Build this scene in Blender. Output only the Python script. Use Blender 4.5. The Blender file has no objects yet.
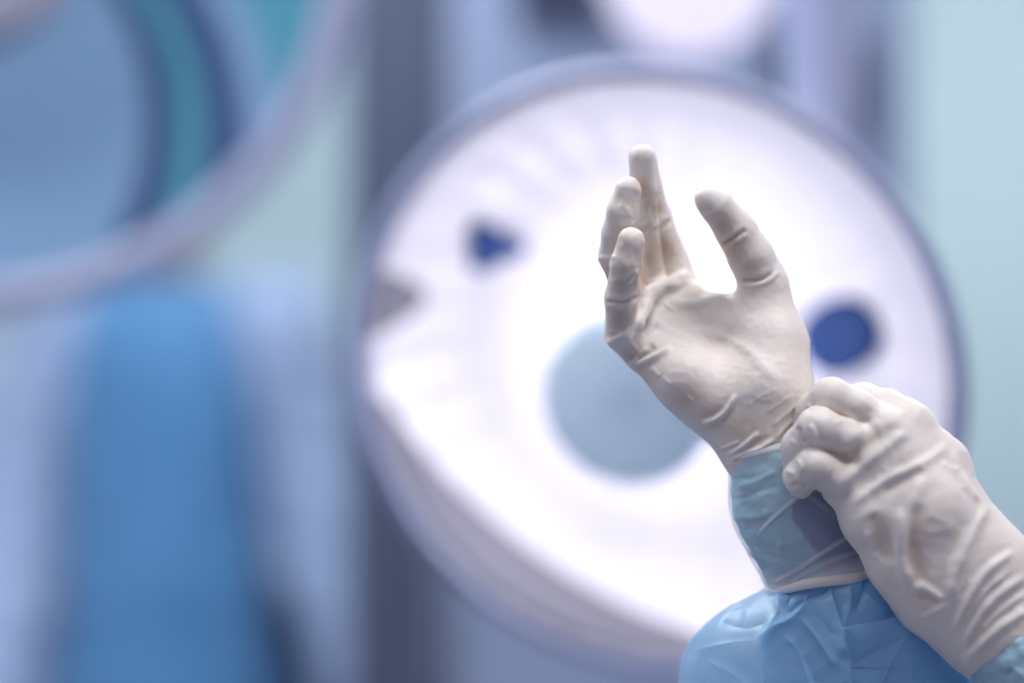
import bpy, math, random
import numpy as np
from mathutils import Vector, Matrix
random.seed(7)
sc = bpy.context.scene
C = sc.collection
F = 85.0/36.0*1024.0          # focal length in pixels of the 1024 px wide frame
Y0 = 1.45                     # distance of the hands
CZ = 1.5                      # camera height
MM = 0.001
PX = Y0/F                     # metres per pixel at the hands

def W(u, v, d=0.0, Y=None):
    """a measured photo point at a chosen distance -> room coordinates (metres); d in mm from the hands' distance"""
    y = (Y0 + d*MM) if Y is None else Y
    return np.array([(u-512.0)/F*y, y, CZ-(v-341.5)/F*y])

# ------------------------------------------------------------------ materials
def newmat(name):
    m = bpy.data.materials.new(name); m.use_nodes = True
    nt = m.node_tree; b = nt.nodes['Principled BSDF']
    return m, nt, b
def lin(c):
    return tuple(((x/255)/12.92 if x/255 <= 0.04045 else ((x/255+0.055)/1.055)**2.4) for x in c)+(1.0,)
def noise_bump(nt, b, scale, strength, dist=0.001, detail=4.0, coord='Object', rough=0.6):
    tc = nt.nodes.new('ShaderNodeTexCoord'); n = nt.nodes.new('ShaderNodeTexNoise')
    n.inputs['Scale'].default_value = scale; n.inputs['Detail'].default_value = detail
    n.inputs['Roughness'].default_value = rough
    bp = nt.nodes.new('ShaderNodeBump'); bp.inputs['Strength'].default_value = strength
    bp.inputs['Distance'].default_value = dist
    nt.links.new(tc.outputs[coord], n.inputs['Vector']); nt.links.new(n.outputs['Fac'], bp.inputs['Height'])
    nt.links.new(bp.outputs['Normal'], b.inputs['Normal'])
    return n, bp
def plain(name, rgb, rough=0.5, metal=0.0, var=0.06, scale=30.0, bump=0.15, spec=0.5, coat=0.0):
    m, nt, b = newmat(name)
    n, _ = noise_bump(nt, b, scale, bump)
    r = nt.nodes.new('ShaderNodeMix'); r.data_type = 'RGBA'
    c = lin(rgb)
    r.inputs[6].default_value = tuple(x*(1-var) for x in c[:3])+(1,)
    r.inputs[7].default_value = tuple(min(1, x*(1+var)) for x in c[:3])+(1,)
    nt.links.new(n.outputs['Fac'], r.inputs[0]); nt.links.new(r.outputs[2], b.inputs['Base Color'])
    b.inputs['Roughness'].default_value = rough; b.inputs['Metallic'].default_value = metal
    b.inputs['Specular IOR Level'].default_value = spec
    b.inputs['Coat Weight'].default_value = coat
    return m
def emitter(name, rgb, strength):
    m, nt, b = newmat(name)
    b.inputs['Base Color'].default_value = lin(rgb)
    b.inputs['Emission Color'].default_value = lin(rgb)
    b.inputs['Emission Strength'].default_value = strength
    return m

def latex(name, rgb, sss=0.12):
    m, nt, b = newmat(name)
    tc = nt.nodes.new('ShaderNodeTexCoord')
    n = nt.nodes.new('ShaderNodeTexNoise'); n.inputs['Scale'].default_value = 55; n.inputs['Detail'].default_value = 3
    n2 = nt.nodes.new('ShaderNodeTexNoise'); n2.inputs['Scale'].default_value = 420; n2.inputs['Detail'].default_value = 3
    n2.inputs['Distortion'].default_value = 1.2
    nt.links.new(tc.outputs['Object'], n.inputs['Vector']); nt.links.new(tc.outputs['Object'], n2.inputs['Vector'])
    r = nt.nodes.new('ShaderNodeMix'); r.data_type = 'RGBA'; c = lin(rgb)
    r.inputs[6].default_value = (c[0]*0.97, c[1]*0.94, c[2]*0.86, 1)
    r.inputs[7].default_value = c
    nt.links.new(n.outputs['Fac'], r.inputs[0])
    at = nt.nodes.new('ShaderNodeAttribute'); at.attribute_name = 'skin_shade'     # skin showing through tight latex, plus shading tinted into creases and hollows
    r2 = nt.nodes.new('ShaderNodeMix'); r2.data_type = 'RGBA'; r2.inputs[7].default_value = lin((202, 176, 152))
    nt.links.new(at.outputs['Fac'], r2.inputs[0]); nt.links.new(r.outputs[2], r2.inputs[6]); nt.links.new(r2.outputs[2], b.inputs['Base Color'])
    b1 = nt.nodes.new('ShaderNodeBump'); b1.inputs['Strength'].default_value = 0.25; b1.inputs['Distance'].default_value = 0.0012
    b2 = nt.nodes.new('ShaderNodeBump'); b2.inputs['Strength'].default_value = 0.10; b2.inputs['Distance'].default_value = 0.0004
    nt.links.new(n.outputs['Fac'], b1.inputs['Height']); nt.links.new(n2.outputs['Fac'], b2.inputs['Height'])
    nt.links.new(b1.outputs['Normal'], b2.inputs['Normal']); nt.links.new(b2.outputs['Normal'], b.inputs['Normal'])
    b.inputs['Roughness'].default_value = 0.48
    b.inputs['Specular IOR Level'].default_value = 0.4
    b.inputs['Subsurface Weight'].default_value = sss
    b.inputs['Subsurface Radius'].default_value = (1.0, 0.75, 0.55)
    b.inputs['Subsurface Scale'].default_value = 0.004
    return m

def fabric(name, rgb, rough=0.55, transl=0.3, bump=0.3, scale=60, sheen=0.2, spec=0.4, clear=0.0):
    """thin nonwoven gown cloth: lets part of the light through"""
    m, nt, b = newmat(name)
    n, _ = noise_bump(nt, b, scale, bump, 0.002)
    c = lin(rgb)
    r = nt.nodes.new('ShaderNodeMix'); r.data_type = 'RGBA'
    r.inputs[6].default_value = tuple(x*0.9 for x in c[:3])+(1,); r.inputs[7].default_value = tuple(min(1, x*1.1) for x in c[:3])+(1,)
    nt.links.new(n.outputs['Fac'], r.inputs[0]); nt.links.new(r.outputs[2], b.inputs['Base Color'])
    b.inputs['Roughness'].default_value = rough; b.inputs['Specular IOR Level'].default_value = spec
    b.inputs['Sheen Weight'].default_value = sheen
    t = nt.nodes.new('ShaderNodeBsdfTranslucent'); nt.links.new(r.outputs[2], t.inputs['Color'])
    mx = nt.nodes.new('ShaderNodeMixShader'); mx.inputs[0].default_value = transl
    nt.links.new(b.outputs[0], mx.inputs[1]); nt.links.new(t.outputs[0], mx.inputs[2])
    out = mx.outputs[0]
    if clear:                                   # sheer film: part of what lies behind shows through
        tr = nt.nodes.new('ShaderNodeBsdfTransparent'); m2 = nt.nodes.new('ShaderNodeMixShader'); m2.inputs[0].default_value = clear
        at = nt.nodes.new('ShaderNodeAttribute'); at.attribute_name = 'sheer'; nt.links.new(at.outputs['Fac'], m2.inputs[0])
        nt.links.new(out, m2.inputs[1]); nt.links.new(tr.outputs[0], m2.inputs[2]); out = m2.outputs[0]
    nt.links.new(out, nt.nodes['Material Output'].inputs['Surface'])
    return m

M = {}
M['latex'] = latex('latex_glove', (236, 231, 228))
M['gown_body'] = fabric('gown_blue_body', (130, 186, 226), 0.4, 0.2, 0.2, 120)
M['gown'] = fabric('gown_blue', (176, 218, 244), 0.32, 0.5, 0.2, 120, 0.2, 0.9, 0.2)
M['gown_far'] = fabric('gown_deep_blue', (84, 140, 188), 0.6, 0.1, 0.3, 20)
M['gown_far_sleeve'] = fabric('gown_pale_blue', (162, 182, 214), 0.6, 0.1, 0.3, 20)
M['cap'] = fabric('cap_cloth', (130, 180, 205), 0.7, 0.2)
M['mask'] = fabric('mask_cloth', (180, 210, 225), 0.7, 0.2)
M['skin'] = plain('skin', (205, 160, 135), 0.5, 0, 0.05, 80)
M['eye'] = plain('eye_white', (235, 232, 228), 0.2)
M['iris'] = plain('iris_brown', (70, 48, 36), 0.2)
M['shoe'] = plain('clog_rubber', (60, 80, 110), 0.5)
M['wall'] = plain('wall_paint', (203, 228, 229), 0.6, 0, 0.03, 6)
M['wall_side'] = plain('pale_lilac_paint', (200, 196, 208), 0.6, 0, 0.02, 6)
M['floor'] = plain('floor_vinyl', (118, 124, 140), 0.35, 0, 0.05, 9)
M['ceiling'] = plain('ceiling_paint', (225, 228, 230), 0.8, 0, 0.02, 8)
M['lampshell'] = plain('lamp_shell_paint', (158, 166, 198), 0.35, 0, 0.03, 12)
M['chrome'] = plain('bright_metal', (200, 205, 220), 0.25, 1.0, 0.03, 12)
M['reflector'] = plain('reflector_enamel', (240, 236, 246), 0.35, 0, 0.03, 25, 0.1)
M['hub'] = fabric('frosted_hub', (218, 230, 238), 0.4, 0.5, 0.03, 20, 0.0)
M['blueglass'] = plain('blue_filter_glass', (50, 78, 136), 0.65, 0, 0.05, 20, 0.15, 0.15)
M['bulb'] = emitter('lit_bulb', (255, 250, 255), 12)
M['darkunit'] = plain('unit_dark_paint', (76, 84, 106), 0.5, 0, 0.08, 5)
M['unit'] = plain('unit_grey_blue_paint', (146, 160, 188), 0.62, 0, 0.06, 5)
M['trim'] = plain('trim_pale', (190, 196, 214), 0.45)

# ------------------------------------------------------------------ object helpers
def tag(o, label=None, cat=None, group=None, kind=None):
    if label: o['label'] = label
    if cat: o['category'] = cat
    if group: o['group'] = group
    if kind: o['kind'] = kind
    return o
def empty(name, loc):
    o = bpy.data.objects.new(name, None); C.objects.link(o); o.location = loc; o.empty_display_size = 0.05
    return o
def link(name, me, mat, parent=None, smooth=True):
    o = bpy.data.objects.new(name, me); C.objects.link(o)
    if mat: me.materials.append(mat)
    if smooth and len(me.polygons): me.polygons.foreach_set('use_smooth', [True]*len(me.polygons))
    if parent is not None:
        o.parent = parent
        q = parent; off = Vector((0, 0, 0))
        while q is not None: off += q.location; q = q.parent
        o.location = -off                      # parts are modelled in room coordinates
    return o
def mesh_np(name, V, Q):
    V = np.asarray(V, dtype=np.float32); Q = np.asarray(Q, dtype=np.int32)
    me = bpy.data.meshes.new(name)
    k = Q.shape[1]
    me.vertices.add(len(V)); me.vertices.foreach_set('co', V.ravel())
    me.loops.add(len(Q)*k); me.loops.foreach_set('vertex_index', Q.ravel())
    me.polygons.add(len(Q)); me.polygons.foreach_set('loop_start', np.arange(0, len(Q)*k, k, dtype=np.int32))
    me.update(calc_edges=True); me.validate()
    return me

# ------------------------------------------------------------------ signed distance modelling
def rcone(P, a, b, ra, rb):
    a = np.asarray(a, np.float32); b = np.asarray(b, np.float32)
    ba = b-a; L2 = float(ba@ba)+1e-12
    pa = P-a
    t = np.clip((pa@ba)/L2, 0, 1)
    d = pa - t[..., None]*ba
    return np.sqrt((d*d).sum(-1)) - (ra+(rb-ra)*t)
def smin(a, b, k):
    h = np.clip(0.5+0.5*(b-a)/k, 0, 1)
    return b+(a-b)*h - k*h*(1-h)
def chain(P, pts, rad, k=0.004):
    r = None
    for i in range(len(pts)-1):
        f = rcone(P, pts[i], pts[i+1], rad[i], rad[i+1])
        r = f if r is None else smin(r, f, k)
    return r
def grid(lo, hi, h):
    lo = np.asarray(lo, np.float32); n = [int(math.ceil((hi[i]-lo[i])/h))+1 for i in range(3)]
    ax = [lo[i]+h*np.arange(n[i], dtype=np.float32) for i in range(3)]
    return np.stack(np.meshgrid(*ax, indexing='ij'), -1)
def surface_nets(Fd, lo, h):
    ins = Fd < 0
    c = [(i, j, k) for i in (0, 1) for j in (0, 1) for k in (0, 1)]
    n = Fd.shape
    cnt = np.zeros([s-1 for s in n], np.int8)
    sl = lambda q: tuple(slice(q[a], n[a]-1+q[a]) for a in range(3))
    for q in c: cnt += ins[sl(q)]
    act = (cnt > 0) & (cnt < 8)
    I = np.argwhere(act)
    idx = -np.ones(act.shape, np.int32); idx[act] = np.arange(len(I))
    pos = np.zeros((len(I), 3), np.float32); w = np.zeros(len(I), np.float32)
    for qa in c:
        for ax in range(3):
            if qa[ax] == 1: continue
            qb = list(qa); qb[ax] = 1
            fa = Fd[I[:, 0]+qa[0], I[:, 1]+qa[1], I[:, 2]+qa[2]]; fb = Fd[I[:, 0]+qb[0], I[:, 1]+qb[1], I[:, 2]+qb[2]]
            m = (fa < 0) != (fb < 0)
            t = np.where(m, fa/np.where(m, fa-fb, 1), 0)
            p = np.tile(np.array(qa, np.float32), (len(I), 1)); p[:, ax] += t
            pos += p*m[:, None]; w += m
    V = (I+pos/w[:, None])*h + np.asarray(lo, np.float32)
    quads = []
    for ax in range(3):
        a1, a2 = [(1, 2), (2, 0), (0, 1)][ax]
        s0 = [slice(None)]*3; s1 = [slice(None)]*3
        s0[ax] = slice(0, -1); s1[ax] = slice(1, None)
        for a in (a1, a2): s0[a] = s1[a] = slice(1, -1)
        A = ins[tuple(s0)]; B = ins[tuple(s1)]
        for flip in (False, True):
            E = np.argwhere((~A & B) if flip else (A & ~B))
            if len(E) == 0: continue
            base = E.copy(); base[:, a1] += 1; base[:, a2] += 1
            def cell(o1, o2):
                b = base.copy(); b[:, a1] += o1; b[:, a2] += o2
                return idx[b[:, 0], b[:, 1], b[:, 2]]
            q = np.stack([cell(-1, -1), cell(0, -1), cell(0, 0), cell(-1, 0)], 1)
            quads.append(q[:, ::-1] if flip else q)
    return V, np.concatenate(quads)
def vnormals(V, Q):
    n = np.cross(V[Q[:, 2]]-V[Q[:, 0]], V[Q[:, 3]]-V[Q[:, 1]])
    N = np.zeros_like(V)
    for a in range(3):
        s = np.zeros(len(V))
        for j in range(4): s += np.bincount(Q[:, j], n[:, a], len(V))
        N[:, a] = s
    return N/(np.linalg.norm(N, axis=1, keepdims=True)+1e-12)
def relax(V, Q, it=2, lam=0.5):
    for _ in range(it):
        S = np.zeros_like(V); c = np.zeros(len(V))
        for j in range(4):
            a, b = Q[:, j], Q[:, (j+1) % 4]
            for ax in range(3): S[:, ax] += np.bincount(a, V[b, ax], len(V))+np.bincount(b, V[a, ax], len(V))
            c += np.bincount(a, minlength=len(V))+np.bincount(b, minlength=len(V))
        V = V+lam*(S/np.maximum(c, 1)[:, None]-V)
    return V
def pxof(V):
    return np.stack([512+V[:, 0]/V[:, 1]*F, 341.5-(V[:, 2]-CZ)/V[:, 1]*F], 1)
def polyd(U, pts):
    """distance of points to a polyline, parameter along it, and the side"""
    pts = np.asarray(pts, float); seg = np.linalg.norm(np.diff(pts, axis=0), axis=1); tot = seg.sum(); acc = 0
    D = np.full(len(U), 1e9); T = np.zeros(len(U)); S = np.zeros(len(U))
    for i in range(len(pts)-1):
        a, b = pts[i], pts[i+1]; ba = b-a
        t = np.clip(((U-a)@ba)/(ba@ba), 0, 1)
        d = U-a-t[:, None]*ba; dd = np.sqrt((d*d).sum(1))
        s = np.sign(ba[0]*(U[:, 1]-a[1])-ba[1]*(U[:, 0]-a[0]))
        m = dd < D
        D[m] = dd[m]; T[m] = (acc+t[m]*seg[i])/tot; S[m] = s[m]; acc += seg[i]
    return D, T, S
def smoother(pts, n=5):
    """Catmull-Rom through the points"""
    pts = [np.asarray(p, float) for p in pts]; out = []
    for i in range(len(pts)-1):
        p0 = pts[max(i-1, 0)]; p1 = pts[i]; p2 = pts[i+1]; p3 = pts[min(i+2, len(pts)-1)]
        for j in range(n):
            t = j/n
            out.append(0.5*((2*p1)+(-p0+p2)*t+(2*p0-5*p1+4*p2-p3)*t*t+(-p0+3*p1-3*p2+p3)*t**3))
    out.append(pts[-1]); return np.array(out)
def folds(V, Q, specs, front=0.15):
    """press creases and raise folds of the cloth or latex along polylines.
    spec: (points, kind, amplitude mm, width px)"""
    N = vnormals(V, Q)
    view = -V/np.linalg.norm(V-np.array([0, 0, CZ]), axis=1, keepdims=True)
    view = np.array([0, 0, CZ])-V; view /= np.linalg.norm(view, axis=1, keepdims=True)
    fm = np.clip(((N*view).sum(1)-0.12)/0.35, 0, 1)
    U = pxof(V); amt = np.zeros(len(V))
    for pts, kind, a, w in specs:
        pts = smoother(pts)
        lo = pts.min(0)-8*w; hi = pts.max(0)+8*w
        m = np.where((U > lo).all(1) & (U < hi).all(1))[0]
        if len(m) == 0: continue
        D, T, S = polyd(U[m], pts)
        taper = np.clip(np.minimum(T, 1-T)/0.18, 0.0, 1)
        taper = taper*taper*(3-2*taper)
        x = D*S/w
        if kind == 'ridge': p = np.exp(-x*x)-0.15*np.exp(-((np.abs(x)-2.0)**2))
        elif kind == 'valley': p = -np.exp(-x*x)+0.22*np.exp(-((np.abs(x)-2.2)**2))
        elif kind == 'soft': p = np.exp(-x*x); 
        elif kind == 'dent': p = -np.exp(-x*x)
        elif kind == 'fold': p = x*np.exp(0.5-x*x/2)
        elif kind == 'crest': p = np.exp(-np.sqrt(x*x+0.02)*1.1)
        elif kind == 'vee': p = -np.exp(-np.sqrt(x*x+0.02)*1.1)
        elif kind == 'lap': p = np.where(S > 0, np.exp(-(np.abs(x)/6)**2)*np.clip(D/1.3, 0, 1), 0)
        elif kind == 'step': p = np.where(S > 0, np.exp(-(np.abs(x)/6)**2), 0)*np.clip(np.abs(x)/1.0, 0, 1)
        elif kind == 'stepr': p = np.where(S < 0, np.exp(-(np.abs(x)/6)**2), 0)*np.clip(np.abs(x)/1.0, 0, 1)
        amt[m] += a*MM*p*taper
    folds.amt = amt*fm
    return V+N*(amt*fm)[:, None]
def bounds(ps, pad):
    ps = np.array(ps); return ps.min(0)-pad, ps.max(0)+pad

from mathutils import noise as mnoise
def wrinkle(V, Q, scale, amp, seed=0.0, stretch=(1, 1, 1), ridged=False, octv=3):
    N = vnormals(V, Q); d = np.zeros(len(V))
    for i, p in enumerate(V):
        q = Vector((p[0]*stretch[0]*scale+seed, p[1]*stretch[1]*scale, p[2]*stretch[2]*scale))
        if ridged:
            d[i] = 1-2*abs(mnoise.fractal(q, 0.9, 2.0, octv))
        else:
            d[i] = mnoise.fractal(q, 0.9, 2.0, octv)
    return V+N*(d*amp)[:, None]
def cones(P, spec, k):
    """spec: list of chains, each a list of (u, v, depth mm, radius px)"""
    r = None
    for ch in spec:
        f = chain(P, [W(*j[:3]) for j in ch], [j[3]*PX for j in ch], k)
        r = f if r is None else smin(r, f, k)
    return r
def orient(V, Q):
    a, b, c = V[Q[:, 0]], V[Q[:, 1]], V[Q[:, 2]]
    vol = (np.cross(b-a, c-a)*(a-V.mean(0))).sum()
    return Q if vol > 0 else Q[:, ::-1]
def build_hand(palm, fingers, fk, h=0.0009, palm_k=0.012, extra=None):
    allp = [j for ch in palm for j in ch]+[j for ch in fingers for j in ch]
    lo, hi = bounds([W(*j[:3]) for j in allp], 0.035)
    P = grid(lo, hi, h)
    body = cones(P, palm, palm_k)
    if extra is not None: body = extra(P, body)
    r = None
    for ch, k in zip(fingers, fk):
        f = chain(P, [W(*j[:3]) for j in ch], [j[3]*PX for j in ch], 0.003)
        g = smin(body, f, k)
        r = g if r is None else smin(r, g, 0.0006)
    V, Q = surface_nets(r, lo, h)
    Q = orient(V, Q)
    V = relax(V, Q, 3)
    return V, Q

# the gloved right hand, raised, palm towards the camera
R_palm = [
    [(690, 300, 22, 19), (742, 385, 4, 30), (764, 452, -14, 29)],      # index ray
    [(664, 312, 15, 21), (722, 395, -4, 30), (762, 450, -16, 27)],
    [(650, 334, 6, 21), (706, 394, -8, 28), (758, 446, -17, 26)],
    [(642, 352, -2, 18), (682, 378, -14, 25), (724, 402, -16, 25), (754, 446, -18, 23)],   # little-finger side
    [(764, 294, 2, 24), (771, 345, -8, 33), (769, 392, -18, 40), (768, 430, -16, 36), (764, 456, -15, 30)],
    [(700, 313, 16, 16), (724, 320, 8, 20), (752, 322, 2, 22)],   # thumb ball
]
R_fing = [
    [(690, 302, 24, 16), (675, 264, 29, 15.5), (657, 216, 20, 13.5), (649, 184, 10, 12), (645, 160, 4, 12)],
    [(664, 314, 17, 16), (650, 275, 17, 14.5), (645, 226, 4, 13), (643, 188, -11, 13.5), (642, 157, -18, 13)],
    [(646, 332, 6, 16), (632, 298, 2, 16), (614, 256, -14, 15), (618, 234, -23, 15.5), (623, 212, -30, 15), (628, 190, -32, 13)],
    [(641, 356, -4, 16), (621, 334, -12, 15.5), (621, 298, -28, 15.6), (626, 264, -40, 14.6), (631, 241, -43, 13.2)],
    [(769, 340, -4, 30), (764, 285, -4, 24), (751, 257, -8, 22.3), (736, 231, -12, 19.8), (716, 206, -20, 16.3), (708.5, 199.5, -22, 13.6)],
]
R_folds = [
    ([(610, 342), (625, 332), (637, 321), (642, 310), (641, 298), (648, 285), (666, 277), (680, 269), (694, 264)], 'step', 1.2, 2.6),
    ([(610, 342), (625, 332), (637, 321), (643, 309)], 'ridge', 1.0, 2.2),
    ([(627, 367), (645, 361), (660, 354), (674, 346)], 'ridge', 2.0, 3.0),
    ([(627, 367), (638, 357), (650, 346)], 'ridge', 1.3, 2.2),
    ([(636, 360), (646, 352), (656, 345)], 'dent', 1.2, 3.5),
    ([(626, 334), (633, 345), (640, 354)], 'soft', 0.5, 1.6),
    ([(699, 423), (714, 420), (727, 410), (736, 393)], 'ridge', 1.8, 2.6),
    ([(728, 456), (745, 445), (760, 431)], 'ridge', 1.5, 2.2),
    ([(730, 460), (750, 452), (763, 447), (775, 437)], 'ridge', 1.7, 2.4),
    ([(719, 449), (730, 446), (740, 441)], 'ridge', 0.8, 1.6),
    ([(651, 367), (656, 372), (660, 377)], 'soft', 0.7, 1.8),
    ([(662, 376), (667, 381), (672, 385)], 'soft', 0.7, 1.8),
    ([(686, 394), (690, 398), (694, 402)], 'soft', 0.5, 1.4),
    ([(770, 428), (786, 414), (800, 402)], 'soft', 0.6, 2.0),
    ([(765, 414), (782, 402), (794, 394)], 'soft', 0.5, 1.6),
    ([(745, 408), (762, 396), (780, 388)], 'soft', 0.35, 1.5),
    ([(775, 440), (788, 425), (801, 415)], 'ridge', 0.7, 1.7),
    # finger creases
    ([(604, 301), (613, 302), (625, 302), (641, 295)], 'valley', 1.5, 2.2),
    ([(608, 331), (618, 332), (630, 326)], 'soft', 0.4, 1.5),
    ([(609, 283), (622, 277), (636, 270)], 'soft', 0.5, 2.5),
    ([(626, 285), (632, 278), (638, 268)], 'ridge', 0.8, 1.8),
    ([(636, 268), (638, 284), (641, 296)], 'soft', 0.7, 2.2),
    ([(596, 258), (604, 258), (616, 256)], 'ridge', 1.1, 2.2),
    ([(628, 224), (636, 222), (642, 216)], 'ridge', 0.8, 2.0),
    ([(636, 228), (645, 228), (652, 223)], 'valley', 1.1, 2.0),
    ([(648, 206), (651, 220), (652, 226)], 'soft', 0.7, 1.8),
    ([(637, 184), (641, 200), (646, 216)], 'soft', 0.5, 2.4),
    ([(650, 233), (658, 229), (666, 224), (672, 218)], 'valley', 1.2, 2.2),
    ([(640, 270), (652, 277), (664, 268)], 'dent', 0.8, 3.0),
    ([(612, 226), (616, 206), (622, 192)], 'dent', 0.7, 3.5),
    ([(625, 205), (630, 218), (628, 232)], 'soft', 0.5, 3.0),
    ([(718, 246), (727, 242), (736, 236), (748, 229)], 'valley', 1.5, 2.2),
    ([(739, 279), (752, 281), (764, 279), (774, 271)], 'valley', 1.5, 2.6),
    ([(741, 285), (755, 284), (768, 280), (780, 270)], 'ridge', 1.0, 2.4),
    ([(700, 212), (706, 211), (712, 208)], 'dent', 0.6, 2.5),
    # palm
    ([(668, 300), (690, 303), (712, 298), (728, 292)], 'ridge', 1.2, 4.5),
    ([(664, 286), (680, 285), (696, 282)], 'soft', 0.9, 4.0),
    ([(664, 302), (670, 308), (676, 312)], 'ridge', 0.7, 1.5),
    ([(676, 330), (715, 335), (750, 352), (780, 385)], 'soft', 1.0, 6.0),
    ([(720, 330), (735, 360), (742, 395)], 'dent', 0.5, 16.0),
    ([(652, 318), (668, 330), (690, 338)], 'soft', 0.8, 3.5),
    ([(636, 338), (650, 330), (660, 318)], 'soft', 0.7, 3.0),
]
# the gloved left hand, its back towards the camera, gripping the cuff of the other glove
L_palm = [
    [(848, 484, -60, 18), (872, 518, -60, 26), (906, 560, -56, 34), (938, 590, -52, 42), (985, 622, -50, 48), (1045, 668, -46, 56)],
    [(868, 454, -62, 20), (915, 520, -62, 30), (962, 580, -56, 40)],
    [(886, 430, -60, 20), (935, 505, -62, 30), (975, 565, -54, 42), (1045, 660, -46, 54)],
    [(908, 424, -50, 20), (940, 466, -48, 25), (958, 520, -48, 29), (985, 565, -48, 44)],
    [(852, 484, -58, 14), (832, 493, -56, 6)],
    [(930, 480, -32, 22), (965, 540, -38, 28)],
]
L_fing = [
    [(912, 424, -48, 19), (886, 408, -44, 18), (862, 400, -34, 16.5), (838, 410, -16, 14), (818, 428, -12, 12)],
    [(890, 430, -54, 17), (858, 408, -58, 16.5), (831, 396, -58, 17), (812, 410, -46, 15), (802, 430, -32, 13)],
    [(870, 455, -58, 17), (844, 437, -66, 17.5), (818, 428, -70, 19.5), (800, 447, -60, 17.5), (797, 466, -46, 14)],
    [(850, 482, -58, 18), (830, 473, -66, 19), (813, 465, -73, 16), (800, 477, -65, 15.5), (801, 485, -54, 13)],
    [(938, 485, -26, 20), (898, 462, -14, 18), (866, 446, -10, 16), (836, 448, -14, 13)],
]
L_folds = [
    ([(824, 497), (840, 484), (858, 469), (888, 446), (914, 424)], 'ridge', 1.44, 5.6),
    ([(846, 510), (860, 499), (890, 478), (921, 464), (953, 442)], 'ridge', 1.44, 5.0),
    ([(880, 494), (900, 482), (925, 470)], 'dent', 0.80, 5.6),
    ([(835, 455), (866, 428), (890, 424), (916, 424)], 'soft', 0.88, 6.2),
    ([(836, 462), (862, 448), (884, 432)], 'dent', 0.96, 6.2),
    ([(900, 505), (900, 530), (901, 556), (912, 590)], 'ridge', 1.92, 6.2),
    ([(925, 470), (914, 500), (906, 530), (901, 560)], 'ridge', 1.20, 5.6),
    ([(868, 512), (878, 530), (886, 552), (889, 566)], 'dent', 2.08, 8.8),
    ([(864, 528), (874, 552), (888, 566)], 'ridge', 0.80, 3.8),
    ([(920, 500), (914, 528), (914, 558), (924, 584)], 'dent', 1.44, 8.8),
    ([(912, 590), (922, 587), (932, 592), (944, 602)], 'ridge', 1.28, 3.8),
    ([(916, 597), (928, 598), (940, 606)], 'dent', 0.96, 3.8),
    ([(918, 620), (935, 611), (950, 603)], 'ridge', 0.72, 3.0),
    ([(990, 500), (974, 530), (956, 572), (946, 606)], 'ridge', 1.92, 5.8),
    ([(962, 470), (972, 500), (966, 528)], 'soft', 0.72, 5.0),
    ([(952, 446), (962, 478), (982, 504)], 'ridge', 0.80, 3.2),
    ([(942, 462), (950, 468), (960, 470)], 'ridge', 0.56, 2.5),
    ([(944, 470), (948, 500), (945, 540)], 'soft', 0.64, 6.2),
    ([(1020, 548), (986, 572), (966, 605), (952, 636)], 'ridge', 1.60, 4.2),
    ([(1030, 572), (994, 599), (973, 626), (960, 652)], 'ridge', 1.60, 4.2),
    ([(1010, 572), (985, 592), (966, 622), (955, 648)], 'ridge', 0.80, 2.8),
    ([(1034, 606), (1000, 628), (970, 656), (962, 672)], 'ridge', 1.60, 4.5),
    ([(1030, 590), (1000, 612), (978, 634)], 'ridge', 0.80, 3.0),
    ([(807, 404), (813, 408), (820, 404)], 'ridge', 1.02, 1.9),
    ([(810, 423), (814, 434), (818, 446)], 'ridge', 1.28, 2.4),
    ([(798, 426), (802, 438), (808, 443)], 'valley', 1.54, 2.5),
    ([(790, 440), (796, 444), (800, 452)], 'ridge', 1.02, 2.1),
    ([(786, 470), (794, 474), (800, 482)], 'ridge', 1.02, 2.4),
    ([(798, 458), (801, 468), (800, 480)], 'ridge', 0.90, 2.1),
    ([(790, 486), (798, 484), (808, 488)], 'valley', 1.02, 2.1),
    ([(833, 425), (843, 420), (853, 424)], 'soft', 0.51, 2.5),
    ([(826, 452), (832, 462), (830, 474)], 'ridge', 0.51, 1.9),
    ([(850, 408), (862, 418), (872, 424)], 'valley', 0.90, 2.7),
    ([(855, 396), (880, 412), (905, 420)], 'soft', 0.77, 5.3),
]
person = empty('person', (0.42, 1.74, 0.0))
tag(person, 'surgeon in a blue gown pulling a pale latex glove up over the raised wrist', 'person')

R_roll = [(612, 342, -17, 5), (625, 335, -21, 5.5), (637, 324, -18, 5.5), (645, 309, -8, 6), (651, 293, 3, 6), (668, 284, 11, 6), (684, 277, 18, 6)]
def roll(P, body):
    return smin(body, chain(P, [W(*j[:3]) for j in R_roll], [j[3]*PX for j in R_roll], 0.003), 0.005)
def skin_shade(me, V, blobs, base=0.0):
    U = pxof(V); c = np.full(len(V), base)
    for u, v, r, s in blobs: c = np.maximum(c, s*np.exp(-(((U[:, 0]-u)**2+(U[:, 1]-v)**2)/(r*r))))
    c = np.clip(c*(1-np.clip(folds.amt/0.0009, 0, 1))+np.clip(-folds.amt/0.0012, 0, 1)*0.35, 0, 1)  # fold valleys take extra tint as painted shade, ridges stay pale
    a = me.attributes.new('skin_shade', 'FLOAT', 'POINT'); a.data.foreach_set('value', np.asarray(c, np.float32))
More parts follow.
